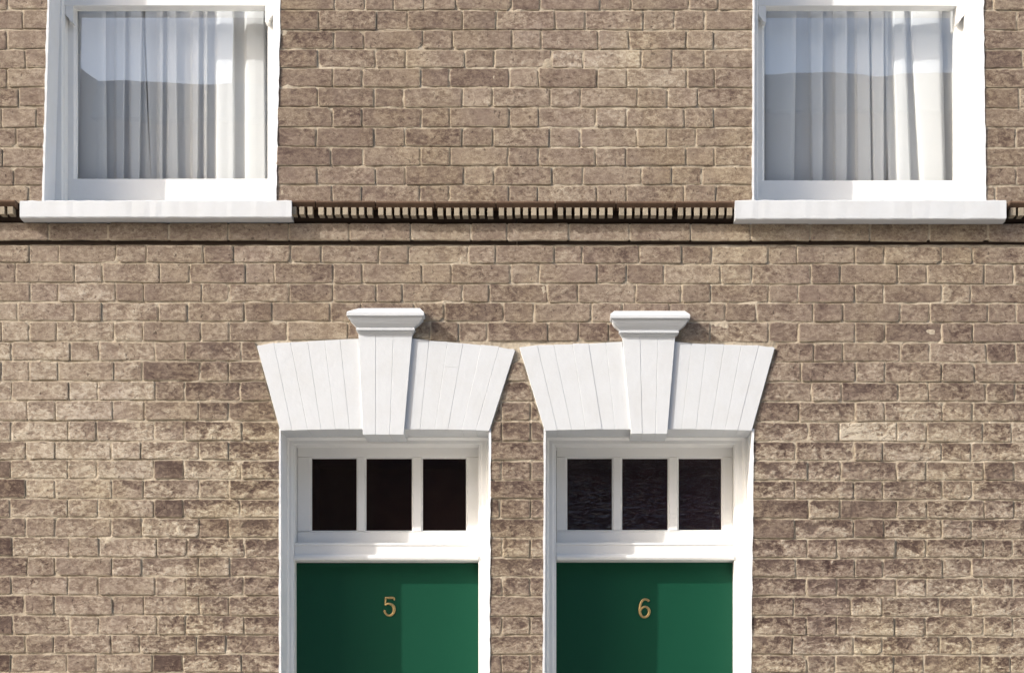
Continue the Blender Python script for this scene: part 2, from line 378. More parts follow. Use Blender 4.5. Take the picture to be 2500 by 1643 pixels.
def brick_mesh(poly, tone, rug, cx, cy):
    # poly: picture units, clockwise on screen; returns verts (local to cx,cy), faces, vertex data
    pts = []
    n = len(poly)
    for i in range(n):
        p0, p, p1 = poly[i-1], poly[i], poly[(i+1)%n]
        def toward(a, b, r):
            L_ = math.hypot(b[0]-a[0], b[1]-a[1]); r = min(r, L_*0.35); return (a[0]+(b[0]-a[0])*r/max(L_,1e-6), a[1]+(b[1]-a[1])*r/max(L_,1e-6))
        big = R() < 0.06
        r = U(6, 10) if big else U(1.2, 3.6)
        pts.append(toward(p, p0, r*U(.7,1.3))); pts.append(toward(p, p1, r*U(.7,1.3)))
        L_ = math.hypot(p1[0]-p[0], p1[1]-p[1])
        if L_ > 60:
            t = U(.35,.65); nx, ny = (p1[1]-p[1])/L_, -(p1[0]-p[0])/L_; j = U(-1.3, .6)
            pts.append((p[0]+(p1[0]-p[0])*t + nx*j, p[1]+(p1[1]-p[1])*t + ny*j))
    pts = [(x+U(-.5,.5), y+U(-.5,.5)) for x, y in pts]
    n = len(pts)
    gx = sum(p[0] for p in pts)/n; gy = sum(p[1] for p in pts)/n
    proud = U(-0.0018, 0.0020); tx, tz = U(-.018,.018), U(-.022,.022)
    ins = U(2.0, 3.4)
    xs = [p[0] for p in pts]; ys = [p[1] for p in pts]
    hw, hh = (max(xs)-min(xs))/2, (max(ys)-min(ys))/2
    V, dat = [], []
    def put(x, y, d, e): V.append(((x-cx)/S, d, -(y-cy)/S)); dat.append((e, tone, rug))
    for x, y in pts: put(x, y, 0.02, 1)
    def dep(x, y): return -proud - tx*(x-gx)/S - tz*(y-gy)/S
    for x, y in pts: put(x, y, dep(x,y)+0.0011, 1)
    for x, y in pts: put(x, y, dep(x,y)+0.0011, 1)
    for x, y in pts:
        ix = gx+(x-gx)*max(0.2, 1-ins/hw); iy = gy+(y-gy)*max(0.2, 1-ins/hh)
        put(ix, iy, dep(ix,iy), 0)
    F = []
    for i in range(n):
        j = (i+1) % n
        F.append((j, n+j, n+i, i)); F.append((2*n+j, 3*n+j, 3*n+i, 2*n+i))
    F.append(tuple(range(4*n-1, 3*n-1, -1)))
    return V, F, dat

def brick_object(poly, parent, name='brick', tone=None, rug=None, d_off=0.0):
    cx = sum(p[0] for p in poly)/len(poly); cy = sum(p[1] for p in poly)/len(poly)
    t, rg = stain(cx, cy)
    t += random.gauss(0, 0.055); rg = max(0.1, min(1, rg + U(-.18,.18)))
    for dx, dy, v in DARK:
        if abs(cx-dx) < 45 and abs(cy-dy) < 20: t = v; rg = min(rg, .5)
    for dx, dy, v in LIGHT:
        if abs(cx-dx) < 40 and abs(cy-dy) < 20: t = v
    if tone is not None: t = tone
    if rug is not None: rg = rug
    V, F, dat = brick_mesh(poly, t, rg, cx, cy)
    me = bpy.data.meshes.new('brick'); me.from_pydata(V, [], F)
    rnd = R()
    a = me.color_attributes.new('bd', 'FLOAT_COLOR', 'POINT')
    buf = []
    for e, t_, r_ in dat: buf += [e, t_, r_, rnd]
    a.data.foreach_set('color', buf)
    o = link(name, me, M_BRICK, parent); o.location = (WX(cx), d_off, WZ(cy))
    return o

UY = [-24, 24.5, 73, 120, 166, 213.5, 261.5, 311, 358.5, 405, 451, 498.5]
UJ = [
 ([18],[817,891,960,1034.5,1111.5,1248.5,1319,1464,1540,1681,1754],[2425]),
 ([55],[778,919,995,1128,1212,1355.5,1429,1570,1646,1720],[2484]),
 ([16],[815,888.5,1032,1105,1250.5,1321,1460,1535.5,1674.6,1742],[]),
 ([61],[775,915,989,1134,1205.6,1347,1423,1566,1640,1720],[2496]),
 ([18],[812,884,1027.6,1097,1243.6,1314.6,1457.8,1530.6,1676.7,1744],[]),
 ([45],[775,914,984.6,1128,1201.5,1343,1417,1555,1629.6,1703],[2489]),
 ([4,88],[810.7,884,1027.6,1097,1242.4,1314.6,1454.5,1529,1670.5,1742],[]),
 ([39],[772,913,988,1128,1203.5,1341,1417,1556,1627.6,1699],[2480]),
 ([6],[808.7,886.4,1026,1099,1240.6,1314.6,1454.5,1528,1673.8,1744],[]),
 ([33.5],[774,916,989,1132,1205.5,1347,1423,1566,1640,1713.5],[2482]),
 ([70],[810.7,882,1024.7,1097,1242.4,1312.5,1457,1528.6,1670.5,1748],[2430]),
]
LY = [599.5, 643.5, 692.3, 738.5, 786.3, 834.5, 882.5, 931.5, 979.5, 1028, 1077, 1123.5, 1171, 1218, 1265, 1312.5, 1360, 1408, 1454, 1502.5, 1550, 1596.5, 1641.5]
LSL = 0.0015
LJ = [
 [71,143,283,357,495.5,570,709,784,925,997,1142.6,1210,1353,1422,1560,1664.7,1736.8,1875,1945.6,2087,2158,2297.7,2373.7],
 [38,181,250,390,461,599,670.6,813,884,1031,1101.5,1245.6,1316,1457,1529,1620.6,1759,1835,1978.4,2051,2190.7,2263,2403,2475.5],
 [72.5,141.6,281.4,350,492,559,706,812,918,982,1129,1194,1337,1410,1553,1663,1735,1876.5,1949,2087,2158,2299.5,2370],
 [41.4,181,248.6,386.7,457.5,595.6,664,806,882,1012,1084,1229,1303,1442.6,1519,1635,1770.6,1847,1985,2058,2197.6,2270,2411.6,2482],
 [3.5,70.8,138,278,347,490,559.4,700,848.5,975,1050,1119,1189.7,1338,1412,1485,1560,1660,1734,1876.5,1949,2087,2161,2299.5,2373.7],
 [27,171,241.7,378,452,589,1262,1987,2057.8,2199,2270,2408,2480.7],
 [3.5,70.8,141.6,278,347,488.6,557.7,1956,2089,2159.7,2299.5,2379],
 [27.6,167.5,238,378,450.6,587,1982,2054.4,2194,2266.7,2406.5,2479],
 [65.6,134.7,274.5,352,485,557.7,1225,1295,1950.8,2087,2159.7,2301,2373.7],
 [26,165.7,234.8,376.4,449,590.5,1225,1296,1973.3,2049.2,2190.7,2261.5,2399.6,2470.3],
 [62.5,133.7,271,343.8,484.4,557.3,1943,2085,2154.7,2298.8,2371.7],
 [26,165,236,375,449.7,588.5,1224,1296,1972,2052,2189.4,2260.6,2401.2,2475.8],
 [62.5,133.7,272.6,349,486,559,1941,2083.5,2154.7,2300.5,2373.4],
 [24,165,238,375,448,586.8,1221,1295,1974,2050.5,2189.4,2262.3,2403,2475.8],
 [62.5,133.7,270.8,345.5,486,557.3,1941,2083.5,2158,2298.8,2371.7],
 [30,168.4,241.3,382,456.6,595.5,1227,1294,1970.6,2043.5,2186,2260.6,2401.2,2472.4],
 [66,133.7,272.6,345.5,484.4,560.8,1943,2087,2156.4,2300.5,2371.7],
 [27.8,165,239.6,378.5,453,593.8,1226,1295,1969,2043.5,2187.6,2260.6,2399.4,2472.4],
 [59,132,274.3,350.7,486,559,1937.6,2078.3,2153,2293.5,2373.4],
 [31,170,241.3,383.7,453,595.5,1225,1294,1969,2043.5,2184,2258.8,2401.2,2474],
 [60.8,130.2,270.8,340.3,479,552,1934,2083.5,2154.7,2293.5,2371.7],
 [26,163,234.4,371.5,446,590,1224,1294,1970.6,2040,2182.4,2255.3,2394.2,2467],
]
GAPX, GAPY = 1.8, 1.95
def rect_brick(x0, x1, yt0, yt1, yb0, yb1):
    return [(x0+GAPX+U(-.8,.6), yt0+GAPY+U(-.5,.5)), (x1-GAPX+U(-.6,.8), yt1+GAPY+U(-.5,.5)), (x1-GAPX+U(-.6,.8), yb1-GAPY+U(-.5,.5)), (x0+GAPX+U(-.8,.6), yb0-GAPY+U(-.5,.5))]
def shrink_line(a, b, off):  # shift a line sideways by off picture units to its left
    L_ = math.hypot(b[0]-a[0], b[1]-a[1]); nx, ny = -(b[1]-a[1])/L_, (b[0]-a[0])/L_
    return (a[0]+nx*off, a[1]+ny*off), (b[0]+nx*off, b[1]+ny*off)
queue = []   # (polygon, house, in view)
def spans(joints, lo, hi):
    js = [lo] + [j for j in joints if lo+12 < j < hi-12] + [hi]
    return list(zip(js[:-1], js[1:]))
def flemish_extend(joints, lo, hi, phase):
    # carry the bond on beyond the measured joints
    js = sorted(joints); out = list(js)
    w = (140.0, 72.0); k = phase
    x = js[-1]
    if len(js) > 1 and js[-1]-js[-2] > 105: k = 1
    else: k = 0
    while x < hi: x += w[k]; out.append(x); k ^= 1
    x = js[0]
    k = 1 if len(js) > 1 and js[1]-js[0] > 105 else 0
    while x > lo: x -= w[k]; out.insert(0, x); k ^= 1
    return out
def emit(x0, x1, ya, yb, slope):
    poly = rect_brick(x0, x1, ya+slope*x0, ya+slope*x1, yb+slope*x0, yb+slope*x1)
    poly = [(px + 1.6*mnoise.noise(Vector((px*.02, py*.03, 1.5))), py + 2.6*mnoise.noise(Vector((px*.008, py*.021, 7.7)))) for px, py in poly]
    cx, cy = (x0+x1)/2, (ya+yb)/2
    if DTOP+2 > cy and cy > 800:
        for A in ARCH:
            m = (A['TL'][0]+A['TR'][0])/2
            top = min(A['TM'][1], A['TL'][1])
            if cy < 842 and A['TL'][0]-30 < cx < A['TR'][0]+30:
                if cy+24 < top: continue
                yl = A['TM'][1]-3
                poly = clip_half(poly, (A['TL'][0], yl + (6 if cx < A['TM'][0]-60 else 0)), (A['TR'][0], yl + (14 if cx > m+90 else 0)), False)
                poly = poly and poly
            elif cy >= 842:
                if cx <= m and x1 > A['TL'][0]-40 and (A is ARCH[0] or cx > SEAM-80):
                    a, b = shrink_line(A['TL'], A['BL'], 4); poly = clip_half(poly, a, b, True)
                elif cx > m and x0 < A['TR'][0]+40 and (A is ARCH[1] or cx < SEAM+80):
                    a, b = shrink_line(A['TR'], A['BR'], -4); poly = clip_half(poly, a, b, False)
            if not poly or len(poly) < 3: return
    if len(poly) < 3 or area(poly) < 250: return
    # drop nearly coincident corners
    q = [p for i, p in enumerate(poly) if math.hypot(p[0]-poly[i-1][0], p[1]-poly[i-1][1]) > 3]
    if len(q) < 3: return
    gx = sum(p[0] for p in q)/len(q); gy = sum(p[1] for p in q)/len(q)
    inview = max(p[0] for p in q) > -2 and min(p[0] for p in q) < 2502 and max(p[1] for p in q) > -2 and min(p[1] for p in q) < 1645
    queue.append((q, hs(gx), inview))
XLO, XHI = -2090.0, 4690.0
# upper rows
for r, (a, b, c) in enumerate(UJ):
    ya, yb = UY[r], UY[r+1]; ym = (ya+yb)/2
    L0, R0 = WJ[0][0](ym), WJ[0][1](ym); L1, R1 = WJ[1][0](ym), WJ[1][1](ym)
    ja = flemish_extend(a, XLO, a[-1]-1, 0) if a else []
    ja = [j for j in flemish_extend(a, XLO, -9999, 0)]
    sl = 0.002
    for x0, x1 in spans(ja, XLO, L0+GAPX-1): emit(x0, x1, ya+(2 if x1 < 110 else 0), yb+(2 if x1 < 110 else 0), 0)
    for x0, x1 in spans(b, R0-GAPX+1, L1+GAPX-1): emit(x0, x1, ya, yb, 0.0006)
    jc = flemish_extend(c if c else [2553.0 if r % 2 == 0 else 2484.0], 99999, XHI, 0)
    for x0, x1 in spans(jc, R1-GAPX+1, XHI): emit(x0, x1, ya+2, yb+2, 0)
for r in range(1, 12):  # rows above the picture
    yb = UY[0]-47.3*(r-1); ya = yb-47.3; base = UJ[r % 2]
    js = flemish_extend(base[1], XLO, XHI, 0)
    if yb > WTOP:
        for lo, hi in ((XLO, WJ[0][0](yb)), (WJ[0][1](yb), WJ[1][0](yb)), (WJ[1][1](yb), XHI)):
            for x0, x1 in spans(js, lo, hi): emit(x0, x1, ya, yb, 0.0006)
    else:
        for x0, x1 in spans(js, XLO, XHI): emit(x0, x1, ya, yb, 0)
# lower rows
def lower_row(js, ya, yb):
    ym = (ya+yb)/2
    if ym < 1052: secs = [(XLO, XHI)]
    else: secs = [(XLO, DJ[0][0](ym)+GAPX-1), (DJ[0][1](ym)-GAPX+1, DJ[1][0](ym)+GAPX-1), (DJ[1][1](ym)-GAPX+1, XHI)]
    if 842 < ym < 1052:
        secs = [(XLO, 700), (1180, 1350), (1820, XHI)]
    for lo, hi in secs:
        for x0, x1 in spans(js, lo, hi): emit(x0, x1, ya-2, yb-2, LSL)
for r, js in enumerate(LJ):
    lower_row(flemish_extend(js, XLO, XHI, 0), LY[r], LY[r+1])
for r in range(23):
    ya = LY[-1]+47.3*r; lower_row(flemish_extend(LJ[20 + r % 2], XLO, XHI, 0), ya, ya+47.3)

extra = ([], [])
count = [0, 0]
for poly, h, vis in queue:
    if vis and count[h] < 299:
        brick_object(poly, walls[h]); count[h] += 1
    else: extra[h].append(poly)
print('bricks', count, [len(e) for e in extra])
for h in (0, 1):
    V, F, Dt = [], [], []
    for poly in extra[h]:
        cx = sum(p[0] for p in poly)/len(poly); cy = sum(p[1] for p in poly)/len(poly)
        t, rg = stain(cx, cy); rn = R()
        v, f, d = brick_mesh(poly, t+random.gauss(0,.055), rg, cx, cy)
        o = len(V); V += [(a+WX(cx), b, c+WZ(cy)) for a, b, c in v]; F += [tuple(i+o for i in q) for q in f]; Dt += [(e, t_, r_, rn) for e, t_, r_ in d]
    me = bpy.data.meshes.new('brickwork'); me.from_pydata(V, [], F)
    a = me.color_attributes.new('bd', 'FLOAT_COLOR', 'POINT'); a.data.foreach_set('color', [c for d in Dt for c in d])
    tag(link('brickwork', me, M_BRICK, walls[h]), kind='stuff')

# ------------------------------------------------------------------ string course with dentils
for h in (0, 1):
    sc_ = MB()
    xa, xb = ((-2095.0, SEAM-1.5), (SEAM+1.5, 4695.0))[h]
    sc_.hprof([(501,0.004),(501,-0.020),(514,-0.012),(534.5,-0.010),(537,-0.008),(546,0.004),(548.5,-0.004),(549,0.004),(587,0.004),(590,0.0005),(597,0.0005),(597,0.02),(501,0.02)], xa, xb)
    string = sc_.build('string_course', M_SHADE_DARK, house[h])  # recess, splay and strip below carry their shade as dark colour
    MB().box(xa, xb, 550, 587, -0.0105, 0.003).build('pointing', M_MORTAR, string)
    lo, hi = (-2095, SEAM) if h == 0 else (SEAM, 4695)
    sills = (50-1, 711+1) if h == 0 else (1796-1, 2456+1)
    js = [775 - 145.3*k for k in range(19, 0, -1)] + [775, 920, 1064, 1212, 1355.5, 1503, 1646, 1792] + [1792+145.3*k for k in range(1, 20)]
    def off(x): return 2.6*max(0, min(1, (x-700)/250.0))*1.0
    for j0, j1 in zip(js[:-1], js[1:]):
        m = (j0+j1)/2
        if not (lo <= m < hi): continue
        # moulded lip brick above the dentils
        segs = [(j0+1.3, j1-1.3)]
        s0, s1 = segs[0]
        if s0 < sills[0] < s1: s1 = sills[0]
        elif s0 < sills[1] < s1: s0 = sills[1]
        elif s0 >= sills[0] and s1 <= sills[1]: continue
        if s1-s0 < 6: continue
        o_ = off(m)+U(-.5,.5)
        p = U(-.001,.001)
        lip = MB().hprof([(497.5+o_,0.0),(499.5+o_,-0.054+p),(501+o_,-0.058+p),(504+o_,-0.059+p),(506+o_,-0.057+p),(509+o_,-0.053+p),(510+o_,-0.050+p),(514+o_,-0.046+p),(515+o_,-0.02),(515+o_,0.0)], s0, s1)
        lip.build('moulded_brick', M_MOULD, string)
        for k in range(7):
            c = j0 + 13.5 + k*(j1-j0-7)/7.0
            if sills[0]-8 < c < sills[1]+8: continue
            t = MB().box(c-6.3+U(-.6,.5), c+6.0+U(-.5,.6), 514.5+o_, 533.6+o_+U(-1.0,.8), -0.0515+U(-.0012,.0012), -0.005)
            t.build('dentil', M_DENTIL, string, bevel=0.0008)
    # plain course
    pj = [-24-146*k for k in range(14, 0, -1)] + [-24, 120.7, 266, 413, 558.5, 706, 853.7, 1003, 1150, 1238, 1388, 1537.5, 1685, 1832, 1977, 2122, 2267.6, 2411, 2556] + [2556+146*k for k in range(1, 15)]
    for j0, j1 in zip(pj[:-1], pj[1:]):
        m = (j0+j1)/2
        if not (lo <= m < hi): continue
        o0 = 2.2*(m-600)/1900 if m > 600 else 0
        brick_object([(j0+1.6, 547.5+o0+U(-.6,.6)), (j1-1.6, 547.5+o0+U(-.6,.6)), (j1-1.6, 588.5+o0+U(-.6,.6)), (j0+1.6, 588.5+o0+U(-.6,.6))], string, tone=.55+U(-.05,.06), rug=.12, d_off=-0.0132)

# ------------------------------------------------------------------ sash windows
SILL = [(48, 712, 488.5, 531.5), (1794.5, 2457, 487.5, 535.5)]
GL = [(188, 654, 437), (1866, 2328, 441)]
def rough_plate(name, mat, parent, ptsfn, ylist, d0, d1, thick, sgn):
    # painted reveal lining: ragged front arris over the brick corner
    bm = bmesh.new(); rows = []
    for y in ylist:
        x = ptsfn(y); j = U(-1.0, 1.4); f = U(-.0012,.0006)
        rows.append([bm.verts.new(p) for p in ((WX(x - sgn*(2.2+j)), d0+f, WZ(y)), (WX(x + sgn*thick), d0+f+0.0005, WZ(y)), (WX(x + sgn*thick), d1, WZ(y)), (WX(x - sgn*1.0), d1, WZ(y)))])
    for a, b in zip(rows[:-1], rows[1:]):
        for i in range(4): bm.faces.new((a[i], a[(i+1)%4], b[(i+1)%4], b[i]))
    bm.faces.new(rows[0]); bm.faces.new(rows[-1][::-1])
    bmesh.ops.recalc_face_normals(bm, faces=bm.faces)
    me = bpy.data.meshes.new(name); bm.to_mesh(me); bm.free()
    return link(name, me, mat, parent)
def frange(a, b, n): return [a+(b-a)*i/n for i in range(n+1)]

for h in (0, 1):
    jl, jr = WJ[h]; sx0, sx1, sy0, sy1 = SILL[h]; gx0, gx1, gyb = GL[h]
    H = house[h]
    a_ = seen(gx0, 26, 0.222); b_ = seen(gx1, gyb, 0.222)
    GX0, GX1, GYB = a_[0], b_[0], b_[1]
    # box frame: face 0.14 deep, parting bead, inner return
    jb = (jl(400)+2, jr(400)-2)
    fw = MB()
    fw.vprof([(jb[0]-6, .138), (GX0-24, .138), (GX0-22.5, .142), (GX0-22.5, .158), (GX0-20, .158), (GX0-20, .24), (jb[0]-6, .24)], WTOP+30, WBOT-10)
    fw.vprof([(jb[1]+6, .138), (GX1+24, .138), (GX1+22.5, .142), (GX1+22.5, .158), (GX1+20, .158), (GX1+20, .24), (jb[1]+6, .24)], WTOP+30, WBOT-10)
    fw.box(jb[0]-6, jb[1]+6, WTOP-5, WTOP+32, .1375, .2405)
    fw.box(jb[0]-5, jb[1]+5, WBOT-12, WBOT+14, .10, .2405)
    win = fw.build('window', M_WOOD, H, bevel=0.0012)
    # lower sash
    r0 = seen(0, gyb, 0.205)[1]
    lo_ = MB()
    topy = seen(0, 4, .205)[1]
    for sgn, g in ((-1, GX0), (1, GX1)):
        x_out = g + sgn*21
        lo_.vprof([(x_out, .206), (g + sgn*6.0, .206), (g + sgn*4.2, .2095), (g, .219), (g, .238), (x_out, .238)], topy, WBOT-8)
    lo_.box(GX0-19, GX1+19, r0, WBOT-8, .2055, .2385)
    lo_.box(GX0-19, GX1+19, topy-4, topy+17, .2065, .2375)
    sash = lo_.build('sash', M_WOOD, win, bevel=0.0009)
    MB().box(GX0-3, GX1+3, topy, r0+3, .222, .2235).build('pane', M_GLASS, win)
    # upper sash: meeting rail, stiles, horns
    up = MB()
    ry = seen(0, 14.5 if h == 0 else 15.0, .162)[1]
    up.box(GX0-20, GX1+20, ry-26, ry, .162, .2045)
    up.quadprism((GX0-21, GX0+1, GX0-21, GX0+1), WTOP+25, ry-24, .1625, .195)
    up.quadprism((GX1-1, GX1+21, GX1-1, GX1+21), WTOP+25, ry-24, .1625, .195)
    up.box(GX0-19, GX1+19, WTOP+20, WTOP+58, .163, .195)
    up.build('sash', M_WOOD, win, bevel=0.0012)
    MB().box(GX0-2, GX1+2, WTOP+50, ry-22, .178, .1795).build('pane', M_GLASS, win)
    for sgn, g in ((-1, GX0), (1, GX1)):
        hb = bmesh.new(); pr = []
        prof = [(0,0),(0,22),(2,26),(6,29),(9,33),(11,38),(15,41),(19,42),(19,0)]   # inwards, down
        for d in (.1635, .2035):
            pr.append([hb.verts.new((WX(g + sgn*(2-19)*-1 - sgn*0 if False else g - sgn*(-(19-px))), d, WZ(ry-1+py))) for px, py in prof])
        n = len(prof)
        for i in range(n): hb.faces.new((pr[0][i], pr[0][(i+1)%n], pr[1][(i+1)%n], pr[1][i]))
        hb.faces.new(pr[0]); hb.faces.new(pr[1][::-1]); bmesh.ops.recalc_face_normals(hb, faces=hb.faces)
        me = bpy.data.meshes.new('horn'); hb.to_mesh(me); hb.free(); link('horn', me, M_WOOD, win)
    # painted brick reveals
    ys = frange(WTOP-2, WBOT-6, 70)
    rough_plate('reveal', M_REVEAL, H, jl, ys, -.0028, .16, 3.0, 1)
    rough_plate('reveal', M_REVEAL, H, jr, ys, -.0028, .16, 3.0, -1)
    MB().box(jl(WTOP)-2, jr(WTOP)+2, WTOP-4, WTOP+3, -.002, .16).build('lintel', M_REVEAL, H)
    # sill
    ya = seen(0, sy0, -.066)[1]; yb = seen(0, sy1, -.066)[1]
    xa = seen(sx0, 0, -.066)[0]; xb = seen(sx1, 0, -.066)[0]
    bm = bmesh.new(); n = 46; rows = []
    prof = [(ya+1.2, -.062), (ya+3, -.0655), (yb-2.5, -.066), (yb, -.064), (yb+1.5, -.045), (yb+1.5, .0), (yb+1, .12), (ya-16, .2), (ya-8, .1)]
    for i in range(n+1):
        t = i/n; x = xa+(xb-xa)*t
        jy = U(-1.3, .9); jd = U(-.0005, .0005)
        rows.append([bm.verts.new((WX(x + (0 if 0 < i < n else (1.5 if i == 0 else -1.5)*(k in (0, 3)))), d + (jd if k in (1, 2) else 0), WZ(y + (jy if k in (0, 1) else (jy*.35 if k in (3,) else 0))))) for k, (y, d) in enumerate(prof)])
    for a, b in zip(rows[:-1], rows[1:]):
        for i in range(len(prof)): bm.faces.new((a[i], a[(i+1)%len(prof)], b[(i+1)%len(prof)], b[i]))
    bm.faces.new(rows[0]); bm.faces.new(rows[-1][::-1]); bmesh.ops.recalc_face_normals(bm, faces=bm.faces)
    me = bpy.data.meshes.new('sill'); bm.to_mesh(me); bm.free(); link('sill', me, M_MASONRY, H)
    # room behind
    rm = MB(); x0, x1 = WX(jl(0)-120), WX(jr(0)+120); z0, z1 = WZ(760), WZ(-720); y0, y1 = .262, 1.7
    def q(*p): rm.bm.faces.new([rm.bm.verts.new(v) for v in p])
    q((x0,y1,z0),(x1,y1,z0),(x1,y1,z1),(x0,y1,z1)); q((x0,y0,z0),(x0,y1,z0),(x0,y1,z1),(x0,y0,z1)); q((x1,y0,z0),(x1,y1,z0),(x1,y1,z1),(x1,y0,z1))
    q((x0,y0,z0),(x1,y0,z0),(x1,y1,z0),(x0,y1,z0)); q((x0,y0,z1),(x1,y0,z1),(x1,y1,z1),(x0,y1,z1))
    rm.build('room_wall', M_ROOM, H)

# ------------------------------------------------------------------ net curtains
def curtain(name_label, path_top, path_bot, dd, seed):
    """path: list of (picture x, extra depth). Sheet doubles back where two x values decrease, so the cloth lies three deep there."""
    rs = random.Random(seed)
    nz = 14; me = bpy.data.meshes.new('net_curtain')
    ztop, zbot = -430.0, 520.0
    def dense(path):
        out = []
        for (xa, da), (xb, db) in zip(path[:-1], path[1:]):
            k = 6
            for i in range(k):
                t = i/k; s = t*t*(3-2*t); out.append((xa+(xb-xa)*t, da+(db-da)*s))
        out.append(path[-1]); return out
    A, B = dense(path_top), dense(path_bot); n = len(A)
    ph = [rs.uniform(0, 6.28) for _ in range(3)]
    V, F = [], []
    for j in range(nz+1):
        t = j/nz; y = ztop+(zbot-ztop)*t
        for i in range(n):
            tt = max(0, min(1, y/437.0))
            x = A[i][0]+(B[i][0]-A[i][0])*tt; e = A[i][1]+(B[i][1]-A[i][1])*tt
            e += .003*math.sin(x*.09+ph[0]+y*.002) + .0015*math.sin(x*.23+ph[1])
            d = dd+e*.6
            X = seen(x, 0, d)[0]
            V.append((WX(X), d, WZ(y)))
    for j in range(nz):
        for i in range(n-1): F.append((j*n+i, j*n+i+1, (j+1)*n+i+1, (j+1)*n+i))
    me.from_pydata(V, [], F)
    me.polygons.foreach_set('use_smooth', [True]*len(F))
    o = link('net_curtain', me, M_NET)
    tag(o, name_label, 'curtain', 'white net curtains behind the upstairs windows')
    return o
def folds(x0, bands, x1):
    p = [(x0, 0.02)]
    for a, b in bands:
        p += [(a-6, .035), (a+1, .0), (b, -.004), (b-1, .014), (a+2, .018), (a+3, .03), (b+3, .034)]
    p += [(x1, .02)]
    return p
curtain('plain left-hand net curtain in the left window, ending at the thin dark slanting gap',
        folds(150, [(192,258),(284,306),(318,346)], 350), folds(150, [(190,262),(284,302),(320,340)], 371), .284, 1)
curtain('deeply folded right-hand net curtain in the left window, brightest beside the right jamb',
        folds(355, [(389,398),(412,430),(470,486),(500,506),(530,572),(602,648)], 690), folds(371, [(389,396),(410,436),(470,482),(500,504),(530,574),(603,652)], 690), .284, 2)
curtain('left-hand net curtain in the right window with three dark upright folds',
        folds(1835, [(1868,1944),(1978,2009),(2038,2068),(2092,2122),(2128,2158)], 2168), folds(1835, [(1868,1938),(1984,2008),(2040,2068),(2094,2128),(2134,2158)], 2163), .284, 3)
curtain('right-hand net curtain in the right window, pale and nearly flat with a slanting left edge',
        folds(2160, [(2182,2210),(2226,2300)], 2360), folds(2169, [(2196,2226),(2252,2310)], 2360), .284, 4)

# ------------------------------------------------------------------ door arches
def pts8(a, b, c, d, d0, d1):   # tl tr br bl in wall picture units
    f = [(WX(d[0]),d0,WZ(d[1])),(WX(c[0]),d0,WZ(c[1])),(WX(b[0]),d0,WZ(b[1])),(WX(a[0]),d0,WZ(a[1]))]
    return f + [(p[0], d1, p[2]) for p in f]
AP, KP = -0.008, -0.0195
VO = [dict(top=[628,669,710,752,793,831,876], bot=[685,714,752,785,820,854,888],
           rtop=[1006,1048,1093,1131,1175,1219,1258], rbot=[988,1026,1062,1094,1128,1162,1195],
           ky=(812,1063), kt=[876,919,962,1008.5], kb=[887,918,953,987]),
      dict(top=[1268,1312,1352,1398,1437,1479,1519], bot=[1330,1361,1396,1430,1470,1502,1540],
           rtop=[1647,1688,1724,1768,1810,1852,1891], rbot=[1630,1664,1699,1735,1770,1801,1835],
           ky=(818,1061), kt=[1518,1562,1606,1648.5], kb=[1540,1568,1600,1628.5])]
def arch_y(A, x, top):
    if top:
        if x < A['TM'][0]: t = (x-A['TL'][0])/(A['TM'][0]-A['TL'][0]); return A['TL'][1]+(A['TM'][1]-A['TL'][1])*t
        if x > A['TN'][0]: t = (x-A['TN'][0])/(A['TR'][0]-A['TN'][0]); return A['TN'][1]+(A['TR'][1]-A['TN'][1])*t
        return A['TM'][1]
    m = (A['BL'][0]+A['BR'][0])/2
    return 1048.0 + 4.0*((x-m)/(m-A['BL'][0]))**2
